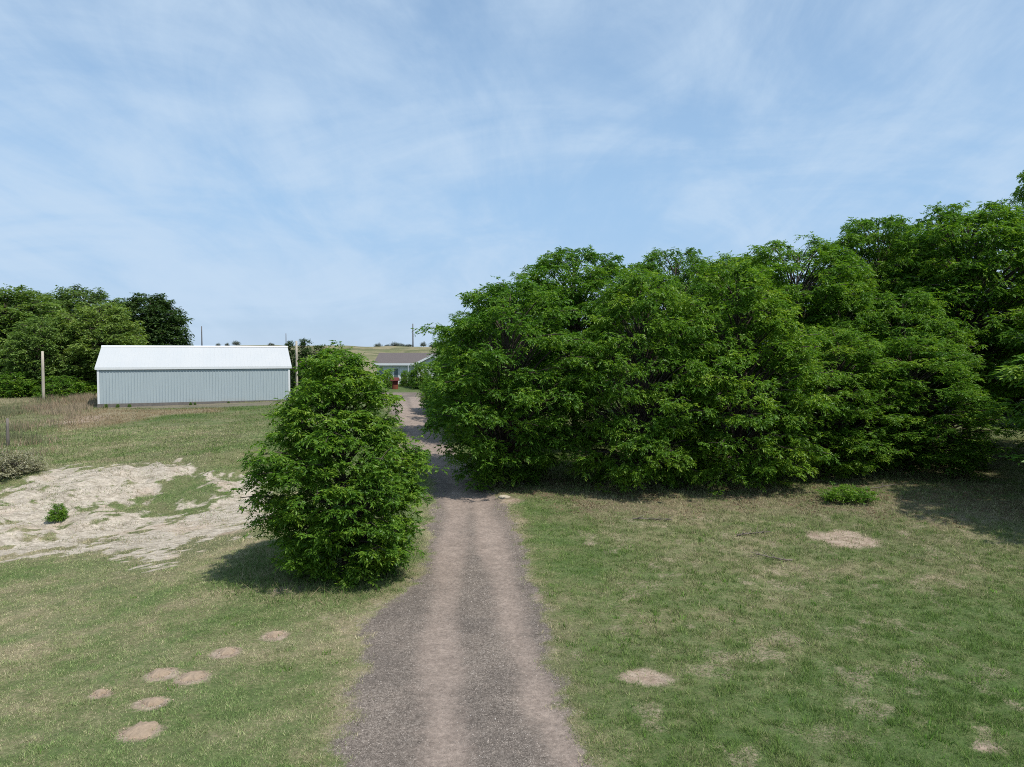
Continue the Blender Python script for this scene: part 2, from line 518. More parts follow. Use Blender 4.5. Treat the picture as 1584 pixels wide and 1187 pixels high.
gx = lines(-26, 27, .17, -1800, 1800, 1.055)
gy = lines(9, 44, .17, -40, 2500, 1.032)
GX, GY = np.meshgrid(gx, gy)
vx, vy = GX.ravel(), GY.ravel()
gm = masks(vx, vy)
gz = height(vx, vy)
gz = gz + .02 * gm['track'] * 0 - .05 * gm['road'] * gm['track'] * sstep(60, 40, vy) + .05 * gm['road'] * sstep(.3, 0, gm['road_d']) * 0
verts = np.column_stack([vx, vy, gz])
nx, ny = len(gx), len(gy)
ii = (np.arange(ny - 1)[:, None] * nx + np.arange(nx - 1)[None, :]).ravel()
faces = np.column_stack([ii, ii + 1, ii + nx + 1, ii + nx])
fr = gm['road_d'][faces].mean(1); fs_ = gm['sand'][faces].mean(1)
sel_road = fr > 0
sel_sand = (fs_ > .42) & ~sel_road
ATT = ('road', 'track', 'sand', 'bare', 'litter', 'dry', 'red', 'pad')


def sheet(name, sel):
    f = faces[sel]
    u, inv = np.unique(f, return_inverse=True)
    me = np_mesh(name, verts[u], inv.reshape(f.shape), M_GROUND, True, point_attr={k: gm[k][u] for k in ATT})
    o = link(name, me); o['kind'] = 'structure'
    return o


sheet('ground', ~sel_road & ~sel_sand)
sheet('driveway', sel_road)
sheet('sand_bank', sel_sand)

# ------------------------------------------------------------------ trees


def leaflets(C, az, rng, nleaf, nlf, L, ll, lw, ctint, pitch=(-.65, .5), spread=2.5, droop=.7):
    """compound leaves round every cluster point; returns verts, faces, tint"""
    n = len(C)
    C = np.repeat(C, nleaf, 0); a = np.repeat(az, nleaf) + rng.uniform(-spread, spread, n * nleaf)
    ct = np.repeat(ctint, nleaf)
    p = rng.uniform(pitch[0], pitch[1], n * nleaf)
    Ls = L * rng.uniform(.7, 1.25, n * nleaf)
    d = np.column_stack([np.cos(a) * np.cos(p), np.sin(a) * np.cos(p), np.sin(p)])
    side = np.column_stack([-np.sin(a), np.cos(a), np.zeros_like(a)])
    m = len(a)
    k = np.tile(np.arange(nlf), m); s = (0.25 + .75 * k / max(nlf - 1, 1)) * np.repeat(Ls, nlf)
    D = np.repeat(d, nlf, 0); S = np.repeat(side, nlf, 0)
    sg = np.where(k % 2 == 0, 1, -1)[:, None] * np.where(k == nlf - 1, .0, 1.0)[:, None]
    base = np.repeat(C, nlf, 0) + D * s[:, None]
    base[:, 2] -= droop * s * s
    dirv = D * .65 + S * sg * .75 + rng.normal(0, .25, (len(k), 3)); dirv[:, 2] -= .28
    dirv /= np.linalg.norm(dirv, axis=1)[:, None]
    upv = rng.normal(0, .45, (len(k), 3)); upv[:, 2] += 1
    wv = np.cross(dirv, upv); wv /= np.linalg.norm(wv, axis=1)[:, None] + 1e-9
    l = ll * rng.uniform(.75, 1.25, len(k))[:, None]; w = lw * rng.uniform(.8, 1.2, len(k))[:, None]
    v0 = base; v1 = base + dirv * l * .45 + wv * w * .5; v2 = base + dirv * l; v3 = base + dirv * l * .45 - wv * w * .5
    V = np.stack([v0, v1, v2, v3], 1).reshape(-1, 3)
    Fc = np.arange(len(V)).reshape(-1, 4)
    tint = np.clip(np.repeat(ct, nlf) + rng.normal(0, .16, len(k)) + .10 * (k / max(nlf - 1, 1)), 0, 1)
    return V, Fc, tint


def make_tree(name, seed, H, R, zb, prof, nb, ncl, nleaf=6, nlf=7, L=.30, ll=.13, lw=.048, mat=None, trunk_r=.16, pad=.75, lobes=.2,
              rise=.35, fill=.15, bulge=1.0, bmat=None, forks=1, pitch=(-.65, .5), padz=.16):
    rng = np.random.default_rng(seed)
    pt, pr = np.array(prof).T
    # sample branch heights by rim area
    tt = np.linspace(0, 1, 400); w = np.interp(tt, pt, pr) + .08; cw = np.cumsum(w); cw /= cw[-1]
    mb = MB()
    wob = rng.normal(0, .04 * H, (6, 2)); wob[0] = 0
    tz = np.linspace(0, .93 * H, 6)
    wob = np.cumsum(wob * .25, 0)
    tpts = [np.array([wob[i, 0], wob[i, 1], tz[i]]) for i in range(6)]
    mb.tube([tpts[0] - [0, 0, .3]] + tpts, [trunk_r * 1.35] + [trunk_r * (1.15 if i == 0 else 1 - .17 * i) for i in range(6)], 8)

    def axis(z):
        q = np.clip(z / (.93 * H) * 5, 0, 5); i = min(int(q), 4); f = q - i
        return tpts[i] * (1 - f) + tpts[i + 1] * f
    Cs, As, Ts = [], [], []
    for i in range(nb):
        t = float(np.interp((i + rng.random()) / nb, cw, tt)); th = i * 2.39996 + rng.normal(0, .35)
        lob = float(fbm(np.array([th * 1.1 + 10 + seed]), np.array([t * 3.2]), seed, 2)[0]) - .5
        lob += float(vnoise(np.array([math.cos(th) * 1.3 + 5]), np.array([math.sin(th) * 1.3 + t * 2]), seed + 3)) - .5
        inner = rng.random() < fill
        rr = R * float(np.interp(t, pt, pr)) * (1 + lobes * lob * 2) * (rng.uniform(.35, .7) if inner else rng.uniform(.82, 1.08))
        z = zb + (H - zb) * t + rng.normal(0, .12)
        z = max(z, .25)
        zs = np.clip(z - rr * (rise + .7 * t), .12 * H + .1 * rng.random(), .9 * H)
        p0 = axis(zs)
        dirv = np.array([math.cos(th), math.sin(th)])
        p2 = np.array([dirv[0] * rr + axis(z)[0] * .5, dirv[1] * rr + axis(z)[1] * .5, z])
        p1 = p0 * .45 + p2 * .55; p1[2] = max(p0[2], p2[2]) * .6 + p2[2] * .4 + .1 * rr
        us = np.linspace(0, 1, 6)
        path = [(1 - u) ** 2 * p0 + 2 * u * (1 - u) * p1 + u * u * p2 for u in us]
        br = trunk_r * .36 * (rr / R) ** .7 + .008
        mb.tube(path, [br * (1 - .82 * u) for u in us], 4, False)
        bt = rng.normal(.46, .13)
        for j in range(ncl):
            u = rng.uniform(.5, 1.0) ** .7
            p = (1 - u) ** 2 * p0 + 2 * u * (1 - u) * p1 + u * u * p2
            lat = rng.normal(0, 1) * pad * (.35 + .65 * (1 - abs(u - .75)))
            c = p + np.array([-dirv[1] * lat, dirv[0] * lat, rng.normal(0, padz) - .10 * abs(lat)]) + np.array([dirv[0], dirv[1], 0]) * rng.normal(0, .18)
            if c[2] < .12: c[2] = .12 + .2 * rng.random()
            Cs.append(c); As.append(math.atan2(c[1], c[0] + 1e-6) + rng.normal(0, .3)); Ts.append(bt + rng.normal(0, .08))
            if j < 2 and nleaf > 4:
                mb.tube([p, (p + c) / 2 + [0, 0, .04], c], [.012, .009, .005], 3, False)
    V, Fc, tint = leaflets(np.array(Cs), np.array(As), rng, nleaf, nlf, L, ll, lw, np.array(Ts), pitch)
    V[:, 2] = np.maximum(V[:, 2], .02)
    return np_mesh(name + '_crown', V, Fc, mat or M_LEAF, face_attr={'tint': tint}), mb.mesh(name + '_trunk', bmat or M_BARK, True)


FULL = [(0, .62), (.08, .86), (.25, 1), (.5, 1.0), (.7, .9), (.85, .70), (.94, .48), (1, .2)]
TALL = [(0, .55), (.15, .85), (.4, 1), (.65, .98), (.82, .84), (.92, .62), (1, .28)]
CONE = [(0, .42), (.08, .66), (.17, .80), (.3, .9), (.42, .93), (.5, .88), (.59, .77), (.69, .62), (.73, .55), (.79, .47), (.85, .40), (.9, .33), (.96, .22), (1, .08)]
SKIRT = [(0, .40), (.1, .62), (.25, .90), (.4, 1), (.6, .97), (.75, .86), (.86, .68), (.94, .46), (1, .2)]
LOW = [(0, .75), (.2, 1), (.5, .9), (.8, .6), (1, .15)]
ROUND = [(0, .4), (.15, .75), (.4, 1), (.65, .95), (.85, .66), (.95, .38), (1, .1)]

PROTO = {
    'front': make_tree('front', 3, 7.3, 2.85, .15, CONE, 175, 13, 6, 9, .29, .132, .051, trunk_r=.13, pad=.40, lobes=.20, rise=.25, padz=.12),
    'full': make_tree('full', 11, 10.0, 4.2, .2, SKIRT, 185, 13, 6, 9, .38, .168, .064, trunk_r=.17, pad=.58, lobes=.24, padz=.14),
    'broad': make_tree('broad', 21, 11.0, 4.4, .2, FULL, 205, 13, 6, 9, .38, .168, .064, trunk_r=.19, pad=.62, lobes=.26, padz=.14),
    'tall': make_tree('tall', 33, 13.0, 4.6, 3.0, TALL, 170, 15, 6, 9, .40, .18, .068, trunk_r=.22, pad=.75, lobes=.28, padz=.15),
    'tall2': make_tree('tall2', 47, 13.0, 4.8, 2.6, TALL, 185, 13, 6, 9, .40, .18, .068, trunk_r=.22, pad=.72, lobes=.30),
    'low': make_tree('low', 55, 5.5, 3.2, .3, LOW, 100, 13, 6, 7, .33, .16, .06, trunk_r=.12, pad=.58, lobes=.25, padz=.13),
    'far': make_tree('far', 61, 12.0, 5.0, .8, ROUND, 210, 9, 6, 4, .45, .30, .14, mat=M_LEAF_FAR, trunk_r=.28, pad=.85, lobes=.32, padz=.25),
    'dark': make_tree('dark', 71, 12.0, 4.6, 1.0, ROUND, 230, 10, 6, 4, .45, .30, .15, mat=M_LEAF_DARK, trunk_r=.26, pad=.8, lobes=.16, padz=.25),
    'juniper': make_tree('juniper', 83, 6.0, 1.3, .1, [(0, .8), (.2, 1), (.5, .8), (.8, .42), (1, .06)], 120, 6, 5, 3, .22, .18, .08, mat=M_LEAF_DARK,
                         trunk_r=.12, pad=.22, lobes=.15, pitch=(.2, 1.2)),
    'bush': make_tree('bush', 91, 2.2, 1.5, .05, LOW, 60, 7, 5, 4, .25, .18, .07, trunk_r=.05, pad=.4, lobes=.3),
    'sage': make_tree('sage', 97, 1.1, .85, .02, LOW, 50, 6, 5, 3, .16, .12, .035, mat=M_SAGE, trunk_r=.035, pad=.25, lobes=.3, pitch=(-.1, 1.2)),
    'sucker': make_tree('sucker', 98, .9, 1.5, .03, LOW, 46, 5, 5, 7, .24, .13, .05, trunk_r=.02, pad=.3, lobes=.6, pitch=(-.1, 1.1)),
    'sapling': make_tree('sapling', 99, 1.3, .42, .1, FULL, 22, 3, 5, 7, .2, .10, .04, trunk_r=.018, pad=.14, lobes=.3),
}
PH_ = {'front': (7.3, 2.85), 'full': (10, 4.2), 'broad': (11, 4.4), 'tall': (13, 4.6), 'tall2': (13, 4.8), 'low': (5.5, 3.2), 'far': (12, 5), 'dark': (12, 4.6),
       'juniper': (6, 1.3), 'bush': (2.2, 1.5), 'sage': (1.1, .85), 'sapling': (1.3, .42), 'sucker': (.9, 1.5)}


def tree(proto, px, ytop, Y, rpx, label, cat='tree', name='leafy_tree', group=None, tint=(1, 1, 1), rz=0.0, dz=0.0, trunk='trunk', crown='crown'):
    """photo column of the trunk, row of the top, distance, half width in photo pixels"""
    x = (px - PW / 2) / F * Y; zg = h1(x, Y) + dz
    top = P(px, ytop, Y)[2]
    H, R = PH_[proto]
    sz = max(top - zg, .3) / H; sx = rpx / F * Y / R
    e = empty(name, (x, Y, zg), rz, (sx, sx, sz))
    tag(e, label, cat, group)
    c = link(crown, PROTO[proto][0], e); t = link(trunk, PROTO[proto][1], e)
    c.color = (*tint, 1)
    return e


GROVE = 'trees of the dense grove along the right of the driveway'
tree('front', 531, 533, 22.7, 134, 'cone shaped bright green tree standing alone left of the gravel driveway', rz=.6, tint=(1.05, 1.02, 1))
tree('full', 776, 432, 35.2, 124, 'dense tree at the left front corner of the grove, its skirt overhanging the driveway', group=GROVE, rz=1.0, tint=(.92, .96, 1))
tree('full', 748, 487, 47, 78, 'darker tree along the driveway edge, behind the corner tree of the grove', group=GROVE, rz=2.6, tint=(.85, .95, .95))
tree('low', 695, 546, 57, 48, 'low pale green tree beside the driveway, nearest to the house', group=GROVE, rz=.4, tint=(1.05, 1.05, 1))
tree('tall', 888, 385, 44, 105, 'tall tree with the ragged top at the left end of the grove skyline', group=GROVE, rz=.2, tint=(.88, .95, .95))
tree('broad', 990, 414, 34.2, 106, 'broad bright tree hanging to the lawn, second from the driveway in the front row', group=GROVE, rz=1.8, tint=(1.06, 1.05, 1))
tree('broad', 1135, 402, 35.4, 122, 'broadest bright tree in the middle of the front row of the grove', group=GROVE, rz=4.0, tint=(1.12, 1.08, 1))
tree('tall2', 1040, 388, 45, 95, 'tree with the rounded top just right of the ragged skyline tree', group=GROVE, rz=.9, tint=(.98, 1, 1))
tree('broad', 1290, 505, 37, 98, 'smaller bushy tree in the front row, right of the broadest tree', group=GROVE, rz=2.2, tint=(1.08, 1.06, 1))
tree('broad', 1412, 520, 38, 112, 'spreading tree with drooping boughs at the right end of the front row', group=GROVE, rz=5.0, tint=(1.0, 1.02, 1))
tree('tall2', 1225, 372, 45, 120, 'tall pale green tree behind the gap right of the broadest front tree', group=GROVE, rz=3.3, tint=(1.1, 1.08, 1))
tree('tall', 1350, 335, 48, 92, 'tall tree whose crown stands up as a separate knob on the skyline', group=GROVE, rz=4.4, tint=(1.0, 1.02, 1))
tree('tall', 1498, 316, 45, 125, 'tallest grove tree with its bare trunk showing at the right', group=GROVE, rz=1.3, tint=(1.02, 1.03, 1))
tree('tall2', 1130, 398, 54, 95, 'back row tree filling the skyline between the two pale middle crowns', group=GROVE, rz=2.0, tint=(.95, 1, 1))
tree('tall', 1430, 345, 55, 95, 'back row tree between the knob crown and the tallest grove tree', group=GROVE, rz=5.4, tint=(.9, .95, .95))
tree('full', 1405, 452, 42, 98, 'mid green tree filling the hollow above the drooping tree at the right end', group=GROVE, rz=3.9, tint=(.98, 1, .98))
tree('full', 1292, 448, 42.5, 82, 'mid green tree behind the smaller bushy front tree, left of the bare trunk', group=GROVE, rz=1.5, tint=(1.0, 1.02, 1))
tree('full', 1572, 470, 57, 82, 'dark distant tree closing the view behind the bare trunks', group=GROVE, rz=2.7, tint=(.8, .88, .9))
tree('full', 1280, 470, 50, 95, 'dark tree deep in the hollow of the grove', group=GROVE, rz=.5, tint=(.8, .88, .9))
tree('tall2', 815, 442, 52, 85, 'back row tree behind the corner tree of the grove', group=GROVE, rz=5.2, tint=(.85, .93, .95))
tree('tall', 1642, 238, 52, 88, 'tall tree at the right edge of the photo, only a high branch showing', group=GROVE, rz=2.9, tint=(.9, .95, .95))
tree('broad', 1915, 300, 27.5, 270, 'full tree just outside the right edge, shading the lawn corner', group=GROVE, rz=2.9)
tree('broad', 1790, 300, 37, 165, 'full tree beyond the right edge, behind the one shading the lawn corner', group=GROVE, rz=1.1)
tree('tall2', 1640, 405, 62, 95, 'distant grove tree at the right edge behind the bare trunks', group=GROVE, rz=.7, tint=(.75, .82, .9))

FARL = 'trees behind the metal barn on the left'
tree('far', 12, 445, 80, 95, 'large rounded tree at the far left edge of the photo', group=FARL, rz=.3, tint=(1.1, 1.15, 1))
tree('far', 158, 468, 76, 70, 'rounded lighter green tree just left of the barn roof', group=FARL, rz=1.9, tint=(1.35, 1.3, 1.1))
tree('far', 70, 490, 73, 55, 'shorter tree behind the bare wooden pole at left', group=FARL, rz=3.4, tint=(1.2, 1.25, 1.1))
tree('far', 130, 445, 92, 70, 'tall thin topped tree at the back of the left clump', group=FARL, rz=5.0, tint=(.9, .95, .95))
tree('far', 60, 452, 95, 70, 'back tree in the left clump, between the edge tree and the thin topped tree', group=FARL, rz=2.4, tint=(.95, 1, .95))
tree('dark', 232, 455, 90, 62, 'dark green round headed tree rising behind the barn roof', group=FARL, rz=.8)
tree('bush', 25, 575, 70.5, 35, 'bushy green shrub under the trees at the far left edge', 'shrub', 'shrub', rz=.5, trunk='stem', crown='foliage', tint=(.9, .9, .9))
tree('bush', 92, 582, 70, 30, 'leafy shrub right of the bare wooden pole', 'shrub', 'shrub', rz=1.7, trunk='stem', crown='foliage', tint=(.9, .9, .9))
tree('bush', 125, 590, 72, 22, 'yellowish shrub beside the left end of the barn', 'shrub', 'shrub', rz=3.2, trunk='stem', crown='foliage', tint=(1.1, 1.0, .8))
tree('juniper', 472, 522, 74, 19, 'upright dark juniper right of the pole behind the lone tree', 'conifer', 'juniper_tree', rz=.2)
tree('juniper', 450, 526, 78, 15, 'grey thin topped conifer between the barn roof and the pole', 'conifer', 'juniper_tree', rz=1.2, tint=(.9, .9, 1.1))
tree('juniper', 496, 532, 77, 24, 'rounded juniper seen over the top of the lone tree', 'conifer', 'juniper_tree', rz=2.2, tint=(1.1, 1.1, 1))
tree('bush', 600, 573, 81, 9, 'dark shrub at the left front of the house', 'shrub', 'shrub', rz=.9, trunk='stem', crown='foliage', tint=(1, 1, .95))
tree('bush', 627, 573, 82, 9, 'shrub at the right of the red garden well', 'shrub', 'shrub', rz=2.9, trunk='stem', crown='foliage', tint=(1, 1, .95))
tree('bush', 650, 561, 80, 17, 'large shrub in front of the house gable', 'shrub', 'shrub', rz=4.1, trunk='stem', crown='foliage', tint=(.95, .95, .9))
g = G(741, 760)
tree('sapling', 741, 730, g[1], 13, 'small leafy sapling at the right edge of the driveway', 'sapling', 'sapling', trunk='stem', crown='foliage', tint=(1.1, 1.1, 1))
for (px, pyb, pyt, r, lb) in [(84, 804, 780, 14, 'small green bush growing alone on the sand bank'), (1316, 776, 757, 38, 'low bright green sucker shrub on the lawn edge in front of the grove')]:
    g = G(px, pyb)
    tree('sucker' if px > 1000 else 'bush', px, pyt, g[1], r, lb, 'shrub', 'shrub', rz=1.0, trunk='stem', crown='foliage', tint=(1.05, 1.05, 1))
for i, (px, pyb, pyt, r, lb) in enumerate([(2, 742, 702, 30, 'grey sagebrush at the far left edge above the sand bank'), (36, 732, 704, 22, 'grey sagebrush right of the one at the left edge')]):
    g = G(px, pyb)
    tree('sage', px, pyt, g[1], r, lb, 'shrub', 'sagebrush', group='sagebrush around the sand bank', rz=i * 2.0, trunk='stem', crown='foliage', tint=(1.5, 1.45, 1.3))
# scrub along the crest of the far hill
rs = random.Random(4)
for i, px in enumerate([338, 352, 366, 420, 445, 585, 600, 612, 622, 632, 655, 670, 676, 683]):
    Y = rs.uniform(262, 280); rr = rs.uniform(3, 6) if px < 590 else rs.uniform(4, 8)
    x = (px - PW / 2) / F * Y; zg = h1(x, Y); py = PH / 2 - F * math.tan(math.atan((zg - CAMZ) / Y) + PITCH)
    tree('sage', px, py - rs.uniform(3, 7), Y, rr, 'dark scrub bush on the crest of the far grassy hill', 'shrub', 'scrub_bush', group='scrub bushes on the crest of the far hill',
         rz=i * 1.3, trunk='stem', crown='foliage', tint=(.45, .55, .45))

# ------------------------------------------------------------------ barn
def mat_barn_wall():
    m, t = newmat('barn_siding')
    v = t.n('TexCoord').outputs['Object']
    n = t.noise(v, 1.2, 4); mp = t.n('Mapping'); t.links.new(v, mp.inputs[0]); mp.inputs['Scale'].default_value = (3, 3, .2)
    n2 = t.noise(mp.outputs[0], 3, 4)
    c = t.mix(t.mr(n2, .3, .7), (.325, .385, .41), (.355, .415, .435))
    z = t.n('SeparateXYZ'); t.links.new(v, z.inputs[0])
    low = t.math('MULTIPLY', t.mr(z.outputs[2], .5, 0), t.mr(n, .35, .65))
    c = t.mix(t.math('MULTIPLY', low, .35), c, (.33, .30, .26))
    principled(t, c, .45, .4)
    return m


M_SIDING = mat_barn_wall()
M_WHITE = mat_simple('white_metal', (.66, .68, .69), (.62, .64, .66), 1.5, .4, .4, None, .02)
M_ROOFW = mat_simple('barn_roof', (.46, .47, .47), (.44, .455, .46), .8, .5, .2, (1, .3, 1), .02)
M_CONC = mat_simple('concrete', (.17, .155, .14), (.13, .12, .11), 5, .9, .2)
M_WOOD = mat_simple('pole_wood', (.46, .415, .345), (.33, .29, .235), 4, .9, .15, (6, 6, .4), .5)
M_WOODGREY = mat_simple('grey_wood', (.20, .175, .155), (.13, .115, .10), 4, .9, .15, (6, 6, .4), .5)

BA = R2(21.7)
bl = P(152, 627, 59.7)
barn = empty('metal_barn', (bl[0], bl[1], 2.68), BA)
tag(barn, 'long pale blue ribbed metal barn with a white gable roof', 'barn')
BL, BD, BH, BRISE, OV = 15.0, 8.0, 3.06, 1.72, .18


def ribbed(L, z0, z1f, pitch=.23, rib=.05, dep=.022, step=None):
    """trapezoid profile along local x; returns list of (x, depth)"""
    out = []; x = 0
    while x < L:
        out += [(x, 0), (min(x + pitch - 2 * rib, L), 0), (min(x + pitch - rib * 1.5, L), dep), (min(x + pitch - rib * .5, L), dep)]
        x += pitch
    out.append((L, 0))
    return out


w = MB()
prof = ribbed(BL, 0, 0)
for i in range(len(prof) - 1):   # front and back
    (x0, d0), (x1, d1) = prof[i], prof[i + 1]
    if x1 - x0 < 1e-5: continue
    w.poly([(x0, -d0, -.35), (x1, -d1, -.35), (x1, -d1, BH), (x0, -d0, BH)], [(0, 1, 2, 3)])
    w.poly([(x0, BD + d0, -.35), (x1, BD + d1, -.35), (x1, BD + d1, BH), (x0, BD + d0, BH)], [(3, 2, 1, 0)])
prof = ribbed(BD, 0, 0)
for i in range(len(prof) - 1):
    (y0, d0), (y1, d1) = prof[i], prof[i + 1]
    if y1 - y0 < 1e-5: continue
    zz = lambda y: BH + BRISE * (1 - abs(y - BD / 2) / (BD / 2))
    for xx, sg in ((0, -1), (BL, 1)):
        w.poly([(xx + sg * d0, y0, -.35), (xx + sg * d1, y1, -.35), (xx + sg * d1, y1, zz(y1)), (xx + sg * d0, y0, zz(y0))], [(0, 1, 2, 3)])
w.build('wall', M_SIDING, barn)
rf = MB()
nr = int((BL + 2 * OV) / .3)
sl = BRISE / (BD / 2)
for side in (0, 1):
    def pt(x, s, up):   # s = horizontal distance from ridge
        y = BD / 2 - s if side == 0 else BD / 2 + s
        return (x, y, BH + BRISE - s * sl + .06 + up)
    S = BD / 2 + .10
    rf.poly([pt(-OV, 0, 0), pt(BL + OV, 0, 0), pt(BL + OV, S, 0), pt(-OV, S, 0), pt(-OV, 0, -.05), pt(BL + OV, 0, -.05), pt(BL + OV, S, -.05), pt(-OV, S, -.05)],
            [(0, 1, 2, 3), (7, 6, 5, 4), (0, 4, 5, 1), (1, 5, 6, 2), (2, 6, 7, 3), (3, 7, 4, 0)])
    for i in range(1, nr):
        x = -OV + i * (BL + 2 * OV) / nr
        rf.poly([pt(x - .03, .1, .002), pt(x + .03, .1, .002), pt(x + .03, S, .002), pt(x - .03, S, .002), pt(x - .015, .1, .006), pt(x + .015, .1, .006), pt(x + .015, S, .006), pt(x - .015, S, .006)],
                [(4, 5, 6, 7), (0, 4, 7, 3), (1, 2, 6, 5), (3, 7, 6, 2), (0, 1, 5, 4)])
roof = rf.build('roof', M_ROOFW, barn)
cap = MB()
for sg in (-1, 1):
    cap.prism([(-OV - .01, BD / 2, BH + BRISE + .10), (-OV - .01, BD / 2 + sg * .22, BH + BRISE + .09 - .22 * sl), (-OV - .01, BD / 2 + sg * .22, BH + BRISE + .11 - .22 * sl), (-OV - .01, BD / 2, BH + BRISE + .125)], (BL + 2 * OV + .02, 0, 0))
cap.build('ridge_cap', M_WHITE, roof)
for xx in (-.04, BL - .12):
    for y0_, y1_ in ((-.045, .10), (BD - .1, BD + .045)):
        tr = MB(); tr.box(xx, xx + .16, y0_, y1_, -.3, BH - .02); tr.build('corner_trim', M_WHITE, barn)
zf = BH + BRISE - (BD / 2 + .10) * sl
for y0_, y1_ in ((-.13, -.103), (BD + .103, BD + .13)):
    ft = MB(); ft.box(-OV, BL + OV, y0_, y1_, zf - .13, zf + .05); ft.build('fascia', M_WHITE, barn)
so = MB(); so.box(-.1, BL + .1, -.102, -.03, zf - .12, zf - .09); so.build('soffit', M_WHITE, barn)
bs = MB(); bs.box(-.05, BL + .05, -.075, -.028, -.4, .10); bs.build('base_board', M_CONC, barn)


def pole(name, px, pyt, pyb, Y, r, label, mat, zoff=0.0, lean=0.0, crossarm=False):
    x = (px - PW / 2) / F * Y
    zg = h1(x, Y) if pyb is None else P(px, pyb, Y)[2]
    zg = min(zg, h1(x, Y))
    top = P(px, pyt, Y)[2]
    H = top - zg
    e = empty(name, (x, Y, zg))
    tag(e, label, 'pole')
    mb = MB(); mb.tube([(0, 0, -.4), (lean * .3, 0, H * .3), (lean * .7, 0, H * .7), (lean, 0, H)], [r * 1.1, r * 1.05, r * .95, r * .85], 10)
    mb.build('shaft', mat, e, True)
    c = MB(); c.tube([(lean, 0, H + .002), (lean, 0, H + .03)], [r * .85, r * .6], 10); c.build('top_cap', mat, e)
    return e


pole('wooden_pole', 66, 544, 628, 66, .125, 'short bare weathered wooden pole standing left of the barn', M_WOOD, lean=.02)
pole('wooden_pole', 459, 528, None, 70, .11, 'bare wooden pole between the barn and the lone tree', M_WOOD)
M_FARPOLE = mat_simple('far_pole', (.16, .15, .15), (.11, .105, .105), 3, .9, .1, (6, 6, .4))
pole('utility_pole', 313, 505, None, 275, .20, 'dark utility pole on the horizon above the barn roof', M_FARPOLE)
pole('utility_pole', 443, 516, None, 330, .17, 'faint thin utility pole on the horizon beside the right end of the barn roof', M_FARPOLE)
pole('utility_pole', 639, 501, None, 270, .22, 'tall utility pole on the horizon above the house', M_FARPOLE)
pole('fence_post', 9, 648, None, G(9, 690)[1], .08, 'old grey fence post in the dry grass at the left edge', M_WOODGREY)

# weeds against the barn
for i, bx in enumerate([.6, 1.45, 2.3, 6.9, 7.25, 9.9]):
    q = barn.matrix_basis @ Vector((bx, -.35, 0)) if False else Matrix.Translation(barn.location) @ Matrix.Rotation(BA, 4, 'Z') @ Vector((bx, -.38, 0))
    e = empty('weed', (q.x, q.y, h1(q.x, q.y)), i * 1.1, (.10 - .01 * i, .10 - .008 * i, .14 - .012 * i))
    tag(e, 'small green weed at the foot of the barn wall', 'weed', 'weeds along the foot of the barn wall')
    c = link('foliage', PROTO['bush'][0], e); c.color = (.8, .85, .8, 1)

# ------------------------------------------------------------------ house
M_HWALL = mat_simple('house_siding', (.72, .74, .75), (.68, .70, .71), 3, .6, .3, (.3, .3, 8), .3)
M_SHINGLE = mat_simple('shingles', (.150, .130, .125), (.095, .083, .082), 9, .95, .1, (1, 2.5, 1), .6)
M_GLASS = mat_simple('window_glass', (.10, .13, .15), (.16, .20, .22), .6, .08, .6, None, 0)
M_RED = mat_simple('red_paint', (.14, .030, .028), (.095, .024, .022), 5, .8, .3)
M_BRICKRED = mat_simple('orange_clay', (.20, .065, .035), (.14, .045, .025), 6, .85, .2)
HY = 85.0
hz = 3.2
hx0 = (583 - PW / 2) / F * HY
house = empty('house', (hx0, HY, hz))
tag(house, 'low pale house with a grey shingle roof at the end of the driveway', 'house')
EV = P(600, 562, HY)[2] - hz
RG = P(600, 547.5, HY + 3.6)[2] - hz
HW = 9.7; HDp = 7.2
mb = MB()
mb.prism([(0, 0, -.3), (0, HDp, -.3), (0, HDp, EV), (0, HDp / 2, RG - .1), (0, 0, EV)], (HW, 0, 0))
mb.build('wall', M_HWALL, house)
mb = MB()
slp = (RG - EV) / (HDp / 2)
for sg in (-1, 1):
    y = lambda s: HDp / 2 + sg * s
    S = HDp / 2 + .45
    mb.prism([(-.35, y(0), RG), (-.35, y(S), RG - S * slp), (-.35, y(S), RG - S * slp + .12), (-.35, y(0), RG + .12)], (HW + .7, 0, 0))
hroof = mb.build('roof', M_SHINGLE, house)
mb = MB(); zf2 = EV - .45 * slp
mb.box(-.36, HW + .36, -.50, -.455, zf2 - .12, zf2 + .13); mb.build('gutter', M_WHITE, house)
mb = MB(); mb.box(-.2, HW, -.45, -.005, zf2 - .11, zf2 - .08); mb.build('soffit', M_WHITE, house)
# gable wing
gx0 = (640 - PW / 2) / F * 83 - hx0; gx1 = (699 - PW / 2) / F * 83 - hx0
gpk = P(669, 548.5, 82.6)[2] - hz; gev = P(640, 562, 82.6)[2] - hz
gm_ = (gx0 + gx1) / 2
mb = MB(); mb.prism([(gx0 + .35, -2.0, -.3), (gx1 - .35, -2.0, -.3), (gx1 - .35, -2.0, gev - .02), (gm_, -2.0, gpk - .22), (gx0 + .35, -2.0, gev - .02)], (0, 3.5, 0))
wing = mb.build('wing', M_HWALL, house)
mb = MB()
for (xa) in (gx0, gx1):
    mb.prism([(xa, -2.4, gev - .1), (gm_, -2.4, gpk), (gm_, -2.4, gpk - .1), (xa, -2.4, gev - .2)], (0, 4.5, 0))
mb.build('wing_roof', M_SHINGLE, wing)
mb = MB()
for (xa) in (gx0, gx1):
    mb.prism([(xa, -2.44, gev - .08), (gm_, -2.44, gpk + .02), (gm_, -2.44, gpk - .22), (xa, -2.44, gev - .32)], (0, .035, 0))
mb.build('rake_board', M_WHITE, wing)


